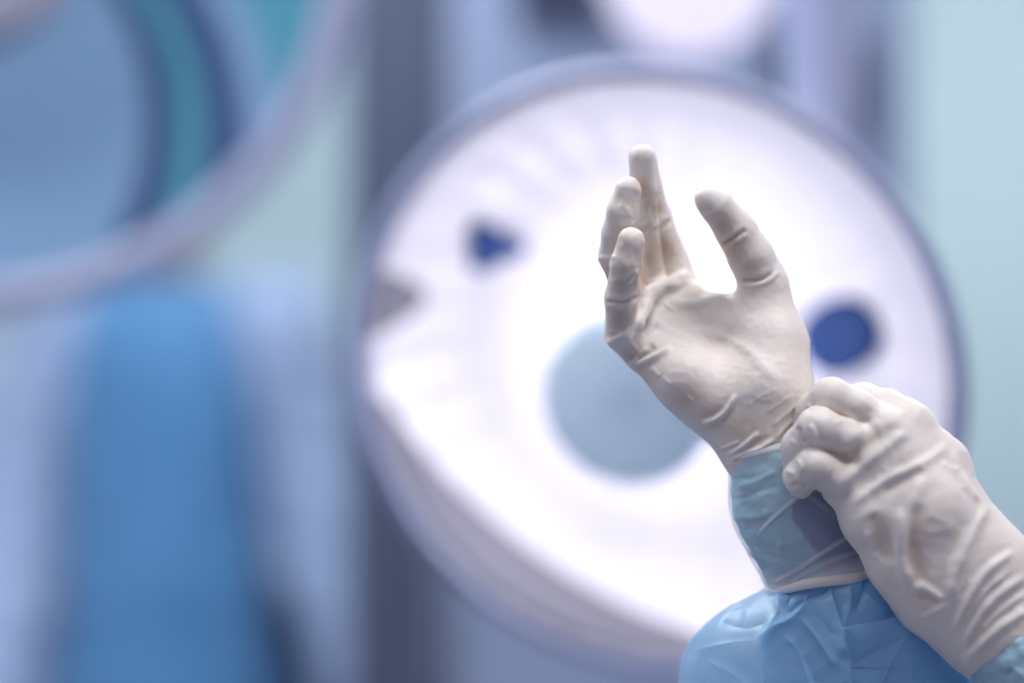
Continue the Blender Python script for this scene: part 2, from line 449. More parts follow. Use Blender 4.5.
R_skin_shade = [(662, 248, 16, .8), (656, 208, 8, .8), (643, 188, 10, .8), (647, 205, 9, .7), (648, 258, 14, .75), (640, 282, 12, .7), (618, 240, 15, .55), (630, 204, 9, .45), (608, 274, 12, .6),
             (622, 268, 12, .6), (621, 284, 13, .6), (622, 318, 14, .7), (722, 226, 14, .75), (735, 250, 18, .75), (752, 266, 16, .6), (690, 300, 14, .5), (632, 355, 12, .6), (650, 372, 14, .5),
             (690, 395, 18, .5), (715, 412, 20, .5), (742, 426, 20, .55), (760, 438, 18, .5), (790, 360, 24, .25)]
L_skin_shade = [(880, 540, 12, 0.10), (918, 545, 18, 0.27), (925, 575, 12, 0.24), (985, 540, 20, 0.24), (975, 620, 22, 0.24), (840, 468, 14, 0.21), (842, 415, 10, 0.30), (862, 425, 10, 0.30), (838, 456, 10, 0.30),
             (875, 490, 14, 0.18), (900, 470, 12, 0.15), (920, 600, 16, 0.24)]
V, Q = build_hand(R_palm, R_fing, (0.002, 0.002, 0.002, 0.002, 0.005), extra=roll)
V = wrinkle(V, Q, 110, 0.00022, 3.0, ridged=True, octv=2)
V = folds(V, Q, R_folds)
glove_r = link('glove', mesh_np('glove', V, Q), M['latex'], person)
skin_shade(glove_r.data, V, R_skin_shade, 0.08)
glove_r['label'] = 'pale latex glove on the raised open hand, palm forward'
V, Q = build_hand(L_palm, L_fing, (0.008, 0.006, 0.006, 0.006, 0.006))
V = wrinkle(V, Q, 75, 0.0003, 9.0, ridged=True, octv=2)
V = folds(V, Q, L_folds)
glove_l = link('glove', mesh_np('glove', V, Q), M['latex'], person)
skin_shade(glove_l.data, V, L_skin_shade, 0.05)
glove_l['label'] = 'pale latex glove on the hand that grips the other cuff'
# ------------------------------------------------------------------ cuffs and sleeves
def catmull_rows(rows, n):
    return smoother([np.array(r, float) for r in rows], n)
def tube(sections, n_between, n_ang, sup=2.0, close_end=False, noise=None):
    """sections: (left u, left v, right u, right v, centre depth mm, half depth mm); closed rings along the limb"""
    S = catmull_rows(sections, n_between); V = []
    th = np.linspace(0, 2*math.pi, n_ang, endpoint=False)
    c, s = np.cos(th), np.sin(th)
    c = np.sign(c)*np.abs(c)**(2/sup); s = np.sign(s)*np.abs(s)**(2/sup)
    for r in S:
        Lp, Rp = W(r[0], r[1], r[4]), W(r[2], r[3], r[4])
        m = (Lp+Rp)/2; hx = (Rp-Lp)/2
        V.append(m[None]+c[:, None]*hx[None]+s[:, None]*np.array([0, r[5]*MM, 0])[None])
    V = np.concatenate(V); n = len(S)
    i = np.arange(n-1)[:, None]*n_ang; a = np.arange(n_ang)[None]; b = (a+1) % n_ang
    Q = np.stack([i+a, i+b, i+n_ang+b, i+n_ang+a], -1).reshape(-1, 4)
    Q = orient(V, Q)
    return V, Q, n, n_ang
def vattr(me, name, vals):
    a = me.attributes.new(name, 'FLOAT', 'POINT'); a.data.foreach_set('value', np.asarray(vals, np.float32))
def solidify(o, t):
    m = o.modifiers.new('thickness', 'SOLIDIFY'); m.thickness = t; m.offset = -1

# knitted cuff of the gown: pale teal, darker blue on the side where the sleeve seam runs under it
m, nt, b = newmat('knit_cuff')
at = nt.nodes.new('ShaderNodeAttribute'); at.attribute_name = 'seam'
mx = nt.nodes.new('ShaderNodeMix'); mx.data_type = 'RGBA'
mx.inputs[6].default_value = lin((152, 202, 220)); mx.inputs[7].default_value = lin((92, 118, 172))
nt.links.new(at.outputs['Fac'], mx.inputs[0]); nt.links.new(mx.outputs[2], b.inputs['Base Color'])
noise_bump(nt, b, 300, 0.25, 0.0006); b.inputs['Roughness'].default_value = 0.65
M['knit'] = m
# sheer latex of the glove cuff, denser where it is folded
m, nt, b = newmat('sheer_latex')
at = nt.nodes.new('ShaderNodeAttribute'); at.attribute_name = 'dense'
b.inputs['Base Color'].default_value = lin((226, 226, 232)); b.inputs['Roughness'].default_value = 0.35
noise_bump(nt, b, 90, 0.3, 0.001)
tr = nt.nodes.new('ShaderNodeBsdfTransparent'); ms = nt.nodes.new('ShaderNodeMixShader')
nt.links.new(at.outputs['Fac'], ms.inputs[0]); nt.links.new(tr.outputs[0], ms.inputs[1]); nt.links.new(b.outputs[0], ms.inputs[2])
nt.links.new(ms.outputs[0], nt.nodes['Material Output'].inputs['Surface'])
M['sheer'] = m

CU = [(729, 459, 802, 440, -17, 25.5), (730, 478, 816, 448, -18, 26), (730, 502, 838, 466, -18, 27), (737, 528, 853, 494, -18, 28),
      (751, 556, 864, 528, -18, 28), (769, 583, 870, 562, -17, 27)]
def inset(sec, f, dd=0.0):
    out = []
    for a, b_, c, d, e, g in sec:
        mu, mv = (a+c)/2, (b_+d)/2
        out.append((mu+(a-mu)*f, mv+(b_-mv)*f, mu+(c-mu)*f, mv+(d-mv)*f, e, g*f-dd))
    return out
V, Q, n, na = tube(inset(CU, 0.975), 16, 160, 2.4)
V = wrinkle(V, Q, 55, 0.0016, 3.1, (1, 1, 1.6))
V = folds(V, Q, [([(736, 486), (755, 482), (778, 470)], 'ridge', 1.4, 3.5), ([(738, 500), (756, 492), (780, 486)], 'dent', 1.2, 3.0),
                 ([(736, 516), (752, 518), (772, 512)], 'ridge', 1.2, 3.0), ([(744, 532), (758, 522), (770, 520)], 'dent', 1.0, 2.6),
                 ([(752, 548), (770, 552), (786, 542)], 'ridge', 0.9, 2.6), ([(778, 560), (782, 540), (776, 525)], 'ridge', 0.7, 2.6)])
me = mesh_np('knit_cuff', V, Q)
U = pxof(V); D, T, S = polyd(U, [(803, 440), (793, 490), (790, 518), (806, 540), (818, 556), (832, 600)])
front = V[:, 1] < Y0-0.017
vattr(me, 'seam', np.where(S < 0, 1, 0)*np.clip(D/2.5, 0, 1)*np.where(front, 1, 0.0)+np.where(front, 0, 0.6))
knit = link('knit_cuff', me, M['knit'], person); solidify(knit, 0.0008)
knit['label'] = 'pale teal knitted cuff seen through the sheer glove'

SH = inset([(729, 454, 802, 433, -17, 25)]+CU[1:-1]+[(768, 588, 872, 568, -17, 28)], 1.035)
V, Q, n, na = tube(SH, 18, 200, 2.4)
V = wrinkle(V, Q, 40, 0.0007, 8.0)
shf = [([(830, 474), (809, 490), (785, 508), (758, 534)], 'ridge', 1.6, 1.9),
       ([(866, 528), (842, 540), (820, 555), (792, 574), (768, 586)], 'ridge', 1.6, 2.0),
       ([(868, 548), (840, 558), (810, 572), (786, 584)], 'ridge', 1.0, 2.6),
       ([(742, 548), (760, 556), (780, 560)], 'soft', 0.6, 3.0),
       ([(790, 484), (815, 500), (840, 520)], 'soft', 0.5, 3.0)]
dens = np.full(len(V), 0.27); U = pxof(V)
for pts, k, a, w_ in shf:
    D, T, S = polyd(U, smoother(pts)); dens = np.maximum(dens, (0.27+0.42*np.exp(-(D/w_)**2)*min(1, a/1.4))*np.ones(len(V)))
D, T, S = polyd(U, [(768, 588), (814, 580), (872, 566)]); dens = np.maximum(dens, 0.27+0.5*np.exp(-(D/11.0)**2))
D, T, S = polyd(U, [(731, 457), (800, 440)]); dens = np.maximum(dens, 0.2+0.75*np.exp(-(D/4.0)**2))
V = folds(V, Q, shf)
me = mesh_np('glove_cuff', V, Q); vattr(me, 'dense', dens)
gc = link('glove_cuff', me, M['sheer'], glove_r)
gc['label'] = 'sheer rolled-up cuff of the latex glove'
# rolled rim of the glove
def rim_tube(sec, r, n_ang=160, n_min=14, wob=0.0006):
    Lp, Rp = W(sec[0], sec[1], sec[4]), W(sec[2], sec[3], sec[4]); m_ = (Lp+Rp)/2; hx = (Rp-Lp)/2; hy = np.array([0, sec[5]*MM, 0])
    ax = np.cross(hx, hy); ax /= np.linalg.norm(ax); V = []
    for i in range(n_ang):
        t = 2*math.pi*i/n_ang; p = m_+hx*math.cos(t)+hy*math.sin(t); o_ = (hx*math.cos(t)+hy*math.sin(t)); o_ /= np.linalg.norm(o_)
        p = p+ax*wob*2*math.sin(3*t+1)+o_*wob*math.sin(5*t)
        for j in range(n_min):
            a = 2*math.pi*j/n_min
            V.append(p+o_*r*0.55*math.cos(a)+ax*r*math.sin(a))
    i = np.arange(n_ang)[:, None]; j = np.arange(n_min)[None]; i2 = (i+1) % n_ang; j2 = (j+1) % n_min
    Q = np.stack([i*n_min+j, i2*n_min+j, i2*n_min+j2, i*n_min+j2], -1).reshape(-1, 4)
    V = np.array(V); return V, orient(V, Q)
V, Q = rim_tube((767, 588, 872, 567, -17, 30.5), 0.0031)
V = folds(V, Q, [([(775, 586), (815, 578), (868, 565)], 'dent', 0.8, 1.6)])
rim = link('glove_rim', mesh_np('glove_rim', V, Q), M['latex'], glove_r)

# gown sleeve bunched below the cuff, right arm
SL = [(775, 580, 864, 562, -17, 23), (768, 588, 874, 572, -17, 26), (750, 598, 888, 585, -16, 32), (728, 610, 906, 601, -12, 40), (706, 627, 930, 622, -6, 48),
      (691, 650, 955, 648, 0, 54), (684, 690, 978, 690, 6, 58), (690, 760, 1000, 752, 24, 60), (740, 850, 1010, 850, 60, 66), (790, 930, 1010, 920, 110, 70)]
V, Q, n, na = tube(SL, 44, 700, 2.2)
slf = [([(831, 580), (836, 604), (846, 640), (856, 700)], 'lap', 4.5, 4.0),
       ([(850, 580), (850, 606), (843, 630), (842, 660)], 'crest', 3.2, 4.0),
       ([(866, 570), (864, 592), (852, 616)], 'vee', 3.5, 5.0),
       ([(836, 628), (862, 624), (882, 621), (910, 610), (940, 594)], 'lap', 5.5, 5.0),
       ([(750, 644), (772, 628), (790, 619), (812, 598)], 'crest', 4.0, 5.0),
       ([(786, 616), (804, 600), (832, 588)], 'vee', 3.5, 5.0),
       ([(778, 586), (778, 612), (764, 640), (766, 700)], 'crest', 2.6, 6.0),
       ([(690, 652), (735, 642), (770, 640)], 'crest', 1.6, 3.5),
       ([(706, 660), (736, 676), (762, 700)], 'crest', 1.8, 3.5),
       ([(688, 644), (706, 618), (740, 596)], 'crest', 2.0, 5.0),
       ([(720, 620), (744, 628), (770, 622)], 'vee', 1.6, 4.0),
       ([(782, 634), (800, 655), (814, 700)], 'crest', 2.4, 4.0),
       ([(798, 616), (818, 640), (836, 668)], 'crest', 2.4, 4.0),
       ([(790, 640), (806, 664), (818, 690)], 'vee', 2.0, 5.0),
       ([(812, 598), (818, 616), (838, 640)], 'vee', 1.6, 5.0),
       ([(876, 700), (890, 660), (908, 632)], 'crest', 2.0, 4.0),
       ([(850, 668), (880, 648), (910, 638)], 'vee', 1.6, 5.0),
       ([(868, 570), (882, 588), (904, 606)], 'crest', 2.2, 3.0),
       ([(858, 578), (870, 598), (890, 616)], 'crest', 1.8, 3.0),
       ([(814, 582), (812, 590), (804, 600)], 'crest', 1.6, 3.0),
       ([(784, 588), (790, 596), (786, 606)], 'vee', 1.4, 3.0)]
V = wrinkle(V, Q, 16, 0.004, 1.0, (1, 1, 0.6))
V = wrinkle(V, Q, 38, 0.0008, 5.0, ridged=True, octv=2)
V = folds(V, Q, slf)
me = mesh_np('sleeve', V, Q); U = pxof(V); D, T, S = polyd(U, [(772, 570), (776, 612), (763, 640), (768, 760), (800, 960)])
vattr(me, 'sheer', 0.06+0.52*np.clip(0.5+S*D/10.0, 0, 1))        # single cloth on the free side, folded double elsewhere
sl = link('sleeve', me, M['gown'], person); solidify(sl, 0.0006)
sl['label'] = 'blue translucent gown sleeve bunched below the glove rim'

# pale sleeve end beyond the wrist of the other glove
SR = [(990, 603, 940, 646, -48, 32), (1010, 616, 958, 666, -46, 36), (1040, 640, 985, 700, -42, 40), (1110, 700, 1040, 780, -10, 50), (1200, 770, 1130, 870, 60, 60), (1290, 790, 1230, 900, 120, 66)]
SR = [(968, 668, 1026, 612, -50, 33), (974, 682, 1044, 622, -49, 37), (990, 706, 1066, 640, -46, 41), (1046, 780, 1130, 690, -14, 52), (1130, 880, 1220, 760, 50, 62), (1240, 910, 1290, 770, 110, 68)]
V, Q, n, na = tube(SR, 20, 200)
V = wrinkle(V, Q, 22, 0.004, 2.0); V = wrinkle(V, Q, 60, 0.001, 7.0, ridged=True)
M['gown_pale'] = fabric('gown_pale_cuff', (176, 212, 228), 0.5, 0.25, 0.2, 120)
sr = link('sleeve', mesh_np('sleeve', V, Q), M['gown_pale'], person); solidify(sr, 0.0006)
sr['label'] = 'pale blue sleeve end at the wrist of the gripping hand'
# ------------------------------------------------------------------ bodies
def body_sdf(P, c, k=0.03):
    r = None
    for ch in c:
        f = chain(P, [j[:3] for j in ch], [j[3] for j in ch], k)
        r = f if r is None else smin(r, f, k)
    return r
def sdf_mesh(name, chains, h, k, pad=0.06, relax_n=3, squash=None, wr=None):
    pts = [j[:3] for ch in chains for j in ch]; rad = max(j[3] for ch in chains for j in ch)
    lo, hi = bounds(pts, rad+pad)
    P = grid(lo, hi, h); f = body_sdf(P, chains, k)
    V, Q = surface_nets(f, lo, h); Q = orient(V, Q); V = relax(V, Q, relax_n)
    if squash: V[:, 1] = squash[0]+(V[:, 1]-squash[0])*squash[1]
    if wr: V = wrinkle(V, Q, *wr)
    return mesh_np(name, V, Q)
def mirror_hand(wrist, direction, side, palm_dir):
    """relaxed five-fingered hand: chains for the body surface. direction: unit vector of the hand, side: towards the thumb"""
    d = np.array(direction, float); d /= np.linalg.norm(d); s = np.array(side, float); s -= d*(s@d); s /= np.linalg.norm(s)
    p = np.array(palm_dir, float); p -= d*(p@d)+s*(p@s); p /= np.linalg.norm(p); w0 = np.array(wrist, float)
    pt = lambda a, b, c, r: tuple(w0+d*a+s*b+p*c)+(r,)
    out = []
    for i, (b, ln) in enumerate(((0.030, 0.072), (0.010, 0.080), (-0.010, 0.074), (-0.029, 0.058))):
        out.append([pt(0.0, b*0.5, 0, 0.022), pt(0.085, b, 0, 0.0145), pt(0.085+ln*0.5, b*1.08, 0.010, 0.010), pt(0.085+ln*0.8, b*1.1, 0.026, 0.009), pt(0.085+ln, b*1.1, 0.042, 0.008)])
    out.append([pt(0.015, 0.018, 0.004, 0.020), pt(0.050, 0.046, 0.016, 0.014), pt(0.078, 0.056, 0.026, 0.011), pt(0.100, 0.058, 0.034, 0.0095)])
    return out
def ellipsoid_pts(c, r, nu=32, nv=20, fn=None):
    V = []; Q = []
    for i in range(nv+1):
        a = math.pi*i/nv
        for j in range(nu):
            t = 2*math.pi*j/nu
            V.append((c[0]+r[0]*math.sin(a)*math.cos(t), c[1]+r[1]*math.sin(a)*math.sin(t), c[2]+r[2]*math.cos(a)))
    for i in range(nv):
        for j in range(nu):
            j2 = (j+1) % nu; Q.append((i*nu+j, (i+1)*nu+j, (i+1)*nu+j2, i*nu+j2))
    return np.array(V), np.array(Q)
def head_parts(cx, cy, cz, person_, yaw_face=-1):
    """eyes, cap and mask on a head centred at cx,cy,cz looking towards -Y"""
    for sx in (-1, 1):
        V, Q = ellipsoid_pts((cx+sx*0.032, cy-0.082, cz+0.005), (0.013, 0.010, 0.009), 16, 10)
        ey = link('eye', mesh_np('eye', V, Q), M['eye'], person_)
        V, Q = ellipsoid_pts((cx+sx*0.031, cy-0.0895, cz+0.004), (0.0055, 0.0035, 0.0055), 16, 10)
        ir = link('iris', mesh_np('iris', V, Q), M['iris'], ey); ir['label'] = 'dark brown iris'
        V, Q = ellipsoid_pts((cx+sx*0.032, cy-0.084, cz+0.0135), (0.016, 0.0105, 0.006), 16, 10)
        link('eyelid', mesh_np('eyelid', V, Q), M['skin'], person_)
    V, Q = ellipsoid_pts((cx, cy+0.012, cz+0.030), (0.090, 0.108, 0.106), 48, 32)
    lowz = cz+0.035
    V[:, 2] = np.where(V[:, 2] < lowz, lowz-(lowz-V[:, 2])*0.12, V[:, 2])
    V = wrinkle(V, orient(V, Q), 30, 0.004)
    link('cap', mesh_np('cap', V, orient(V, Q)), M['cap'], person_)
    V = []; Q = []
    for i in range(13):
        for j in range(25):
            t = -1.25+2.5*j/24; z = cz-0.012-0.105*i/12
            rr = 0.094+0.016*math.sin(math.pi*i/12)*math.cos(t)**2+0.002*math.sin(i*2.1)
            V.append((cx+0.9*rr*math.sin(t), cy+0.004-rr*math.cos(t)-0.034*math.exp(-(t/0.22)**2)*math.sin(math.pi*min(1, (i+1.5)/9)), z))
    for i in range(12):
        for j in range(24): Q.append((i*25+j, i*25+j+1, (i+1)*25+j+1, (i+1)*25+j))
    mk = link('mask', mesh_np('mask', V, Q), M['mask'], person_); solidify(mk, 0.002)
def head_chain(cx, cy, cz):
    return [[(cx, cy+0.015, cz+0.035, 0.083), (cx, cy+0.02, cz+0.0, 0.08)], [(cx, cy-0.025, cz+0.01, 0.066), (cx, cy-0.035, cz-0.075, 0.043)],
            [(cx, cy-0.083, cz+0.0, 0.010), (cx, cy-0.106, cz-0.032, 0.013)], [(cx-0.08, cy+0.01, cz-0.01, 0.014), (cx-0.083, cy+0.018, cz+0.02, 0.015)],
            [(cx+0.08, cy+0.01, cz-0.01, 0.014), (cx+0.083, cy+0.018, cz+0.02, 0.015)], [(cx, cy+0.025, cz-0.06, 0.055), (cx, cy+0.03, cz-0.19, 0.058)]]

# front surgeon: the rest of the body stands right of and below the picture
hx, hy, hz = 0.50, 1.80, 1.43
sh = hz-0.22
rw, lw = W(760, 470, -16), W(980, 600, -50)
body = head_chain(hx, hy, hz)
body += [[(hx-0.15, hy+0.03, sh, 0.06), (hx+0.15, hy+0.03, sh, 0.06)], [(hx, hy+0.03, sh-0.05, 0.13), (hx, hy+0.03, sh-0.45, 0.12)],
         [(hx-0.17, hy, sh-0.01, 0.055), (0.235, 1.56, 1.15, 0.045), tuple(W(800, 560, -16))+(0.02,)],
         [(hx+0.17, hy, sh-0.01, 0.055), (0.486, 1.565, 1.178, 0.042), (0.342, 1.436, 1.266, 0.03), tuple(W(1012, 648, -48))+(0.022,)],
         [(hx-0.09, hy+0.03, sh-0.45, 0.10), (hx-0.10, hy-0.02, 0.42, 0.06), (hx-0.10, hy+0.05, 0.09, 0.045), (hx-0.10, hy-0.06, 0.06, 0.04)],
         [(hx+0.09, hy+0.03, sh-0.45, 0.10), (hx+0.10, hy-0.02, 0.42, 0.06), (hx+0.10, hy+0.05, 0.09, 0.045), (hx+0.10, hy-0.06, 0.06, 0.04)]]
link('body', sdf_mesh('body', body, 0.008, 0.02), M['skin'], person)
gown = [[(hx-0.15, hy+0.03, sh, 0.075), (hx+0.15, hy+0.03, sh, 0.075)], [(hx, hy+0.03, sh-0.06, 0.155), (hx, hy+0.03, sh-0.45, 0.165), (hx, hy+0.03, 0.40, 0.23)],
        [(hx-0.17, hy, sh-0.01, 0.075), (0.235, 1.56, 1.15, 0.072)], [(hx+0.17, hy, sh-0.01, 0.075), (0.486, 1.565, 1.178, 0.070)]]
link('gown', sdf_mesh('gown', gown, 0.010, 0.03, wr=(6, 0.02, 0, (1, 1, 0.4))), M['gown_body'], person)
head_parts(hx, hy, hz, person)
for s_ in (-1, 1):
    link('shoe', sdf_mesh('shoe', [[(hx+s_*0.10, hy+0.05, 0.052, 0.052), (hx+s_*0.10, hy-0.10, 0.046, 0.046)]], 0.008, 0.02), M['shoe'], person)

# second person behind, far left, head behind the tilted lamp
bx, by, bz = -0.645, 4.5, 1.79
p2 = empty('person', (bx, by, 0)); tag(p2, 'blurred person in a blue gown with pale sleeves, standing behind at the far left', 'person')
s2 = bz-0.245
body = head_chain(bx, by, bz)
RH = (bx-0.31, by-0.10, 0.80); LH = (bx+0.43, by-0.10, 0.80)
armL = [(bx-0.20, by+0.02, s2, 0.055), (bx-0.275, by+0.04, s2-0.30, 0.045), RH+(0.028,)]
armR = [(bx+0.20, by+0.02, s2, 0.055), (bx+0.275, by+0.04, s2-0.30, 0.045), LH+(0.028,)]
body += [[(bx-0.17, by+0.03, s2, 0.06), (bx+0.17, by+0.03, s2, 0.06)], [(bx, by+0.03, s2-0.05, 0.13), (bx, by+0.03, s2-0.5, 0.125)], armL, armR]
body += mirror_hand(RH, (0.05, -0.15, -1), (0.3, -1, 0), (1, 0.3, 0)) + mirror_hand(LH, (-0.05, -0.15, -1), (-0.3, -1, 0), (-1, 0.3, 0))
for s_ in (-1, 1):
    body.append([(bx+s_*0.09, by+0.03, s2-0.5, 0.11), (bx+s_*0.11, by, 0.5, 0.065), (bx+s_*0.11, by+0.05, 0.10, 0.045), (bx+s_*0.11, by-0.06, 0.06, 0.04)])
link('body', sdf_mesh('body', body, 0.007, 0.012), M['skin'], p2)
gown = [[(bx-0.15, by+0.03, s2-0.01, 0.08), (bx+0.15, by+0.03, s2-0.01, 0.08)], [(bx-0.03, by+0.03, s2-0.09, 0.16), (bx-0.03, by+0.03, s2-0.5, 0.165), (bx-0.02, by+0.03, 0.40, 0.24)],
        [(bx+0.03, by+0.03, s2-0.09, 0.16), (bx+0.03, by+0.03, s2-0.5, 0.165), (bx+0.02, by+0.03, 0.40, 0.24)]]
link('gown', sdf_mesh('gown', gown, 0.010, 0.03, wr=(7, 0.025, 4, (1, 1, 0.25))), M['gown_far'], p2)
for nm, a in (('sleeve', armL), ('sleeve', armR)):
    a = [a[0][:3]+(0.105,), a[1][:3]+(0.112,), tuple(np.array(a[1][:3])*0.12+np.array(a[2][:3])*0.88)+(0.105,)]
    o = link(nm, sdf_mesh(nm, [a], 0.010, 0.03, wr=(9, 0.02, a[0][0])), M['gown_far_sleeve'], p2); o['label'] = 'pale lilac-blue gown sleeve'
head_parts(bx, by, bz, p2)
for s_ in (-1, 1):
    link('shoe', sdf_mesh('shoe', [[(bx+s_*0.11, by+0.05, 0.052, 0.052), (bx+s_*0.11, by-0.10, 0.046, 0.046)]], 0.008, 0.02), M['shoe'], p2)

# ------------------------------------------------------------------ lamps
def frame_to(n):
    n = Vector(n).normalized(); q = n.to_track_quat('Z', 'Y'); return np.array(q.to_matrix())
def lathe(prof, R, c, nseg=128, a0=0.0, a1=2*math.pi, fn=None, sub=1, twist=None):
    """profile (radius, height) turned round the axis R*z through c"""
    prof = [np.array(p, float) for p in prof]
    if sub > 1: prof = list(smoother(prof, sub))
    closed = abs(a1-a0-2*math.pi) < 1e-6; V = []
    m = nseg if closed else nseg+1
    for r, z in prof:
        for j in range(m):
            t = a0+(a1-a0)*j/nseg+(twist(r) if twist else 0.0); rr, zz = (r, z) if fn is None else fn(r, z, t)
            V.append(np.array(c)+R@np.array([rr*math.cos(t), rr*math.sin(t), zz]))
    Q = []
    for i in range(len(prof)-1):
        for j in range(nseg):
            j2 = (j+1) % m; Q.append((i*m+j, i*m+j2, (i+1)*m+j2, (i+1)*m+j))
    return np.array(V), np.array(Q)
def bar(pts, rads, n=20, cap=True):
    """round bar through points, capped"""
    V = []; Q = []; pts = [Vector(p) for p in pts]
    up = None
    for i, p in enumerate(pts):
        d = (pts[min(i+1, len(pts)-1)]-pts[max(i-1, 0)]).normalized()
        if up is None: up = d.orthogonal().normalized()
        up = (up-d*up.dot(d)).normalized(); s = d.cross(up)
        for j in range(n):
            a = 2*math.pi*j/n; V.append(p+(up*math.cos(a)+s*math.sin(a))*rads[i])
    for i in range(len(pts)-1):
        for j in range(n):
            j2 = (j+1) % n; Q.append((i*n+j, i*n+j2, (i+1)*n+j2, (i+1)*n+j))
    if cap:
        for base, p in ((0, pts[0]), ((len(pts)-1)*n, pts[-1])):
            k = len(V); V.append(p)
            for j in range(n): Q.append((base+j, base+(j+1) % n, k, k))
    V = np.array([tuple(v) for v in V]); Q = np.array(Q)
    return V, Q
def mesh_any(name, V, Q):
    me = bpy.data.meshes.new(name)
    me.from_pydata([tuple(map(float, v)) for v in V], [], [tuple(dict.fromkeys(map(int, q))) for q in Q]); me.update(); return me

LC = np.array([(651-512)/F*2.0, 2.0, CZ-(375-341.5)/F*2.0]); LN = (-0.31, -0.91, -0.26); LR = frame_to(LN)
lamp = empty('surgical_lamp', (0.30, 2.35, 3.2)); tag(lamp, 'large round lit surgical lamp facing forward behind the gloved hands', 'surgical lamp')
rl = 0.246
V, Q = lathe([(0.0, -0.19), (0.10, -0.185), (0.19, -0.14), (0.240, -0.06), (0.255, 0.0), (0.257, 0.010)], LR, LC, 128, sub=5)
o = link('housing', mesh_any('housing', V, Q), M['lampshell'], lamp); solidify(o, 0.004)
V, Q = lathe([(rl+0.002, 0.004), (rl+0.003, 0.016), (rl+0.005, 0.018), (0.258, 0.019), (0.263, 0.012), (0.260, 0.004), (rl+0.002, 0.004)], LR, LC, 128)
link('rim', mesh_any('rim', V, Q), M['lampshell'], lamp)
def scallop(r, z, t):
    return r, z+0.0035*abs(math.sin(15*t))*min(1, r/0.12)+0.0015*math.sin(60*r*8)
V, Q = lathe([(0.004, -0.13), (0.06, -0.127), (0.12, -0.112), (0.18, -0.082), (0.22, -0.042), (rl, 0.004)], LR, LC, 240, fn=scallop, sub=8)
refl = link('reflector', mesh_any('reflector', V, Q), M['reflector'], lamp)
BO = np.array([-0.014, -0.004, -0.03])
V, Q = ellipsoid_pts((0, 0, 0), (0.028, 0.028, 0.034), 24, 16); V = (V+BO)@LR.T+LC
link('bulb', mesh_any('bulb', V, orient(V, Q)), M['bulb'], lamp)
HZ = -0.012
V, Q = lathe([(r_, z_+HZ) for r_, z_ in [(0.0, 0.100), (0.03, 0.099), (0.062, 0.096), (0.070, 0.088), (0.071, 0.072), (0.067, 0.060), (0.065, 0.058), (0.069, 0.071), (0.060, 0.093), (0.030, 0.096), (0.0, 0.097)]], LR, LC, 64)
link('hub', mesh_any('hub', V, Q), M['hub'], lamp)
V, Q = lathe([(0.0, 0.048), (0.012, 0.048), (0.013, 0.04), (0.013, -0.128)], LR, LC, 32)
link('hub_stem', mesh_any('hub_stem', V, Q), M['chrome'], lamp)
for k in range(3):
    a = math.radians(90+120*k)
    V, Q = bar([LC+LR@np.array([0.010*math.cos(a), 0.010*math.sin(a), 0.044]), LC+LR@np.array([0.067*math.cos(a), 0.067*math.sin(a), 0.052])], [0.002, 0.002], 8)
    link('hub_spoke', mesh_any('hub_spoke', V, Q), M['chrome'], lamp)
def bowl_z(r):
    pr = smoother([(0.004, -0.13), (0.06, -0.127), (0.12, -0.112), (0.18, -0.082), (0.22, -0.042), (rl, 0.004)], 8)
    return float(np.interp(r, pr[:, 0], pr[:, 1]))
def bowl_patch(cx, cy, shape):
    """closed pane lying on the bowl; shape: outline radius as a function of angle"""
    V = []; Q = []; n = 40; m = 8
    for i in range(m+1):
        for j in range(n):
            t = 2*math.pi*j/n; q = shape(t)*i/m; x, y = cx+q*math.cos(t), cy+q*math.sin(t)
            V.append(LC+LR@np.array([x, y, bowl_z(math.hypot(x, y))+0.010-(0.008 if i == m else 0)]))
    for i in range(m):
        for j in range(n): Q.append((i*n+j, i*n+(j+1) % n, (i+1)*n+(j+1) % n, (i+1)*n+j))
    return np.array(V), np.array(Q)
# grey bands painting the bowl's dim left and lower-left shading
M['bowl_shade'] = plain('lilac_grey_shade', (118, 116, 134), 0.5, 0, 0.05, 20)
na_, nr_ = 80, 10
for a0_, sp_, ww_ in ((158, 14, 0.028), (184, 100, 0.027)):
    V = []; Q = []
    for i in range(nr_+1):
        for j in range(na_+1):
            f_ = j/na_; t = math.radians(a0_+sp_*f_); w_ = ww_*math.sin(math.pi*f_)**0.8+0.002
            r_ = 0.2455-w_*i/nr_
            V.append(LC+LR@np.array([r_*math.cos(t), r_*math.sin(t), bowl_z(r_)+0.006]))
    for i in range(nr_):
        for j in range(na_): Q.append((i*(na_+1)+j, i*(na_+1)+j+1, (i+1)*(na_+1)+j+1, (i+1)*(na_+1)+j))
    o = link('reflector_shade', mesh_any('reflector_shade', V, Q), M['bowl_shade'], lamp); solidify(o, 0.002)
    o['label'] = 'grey band standing in for shade on the bowl'
def local_of(u, v, Y):
    p = np.array([(u-512)/F*Y, Y, CZ-(v-341.5)/F*Y])-LC; return LR.T@p
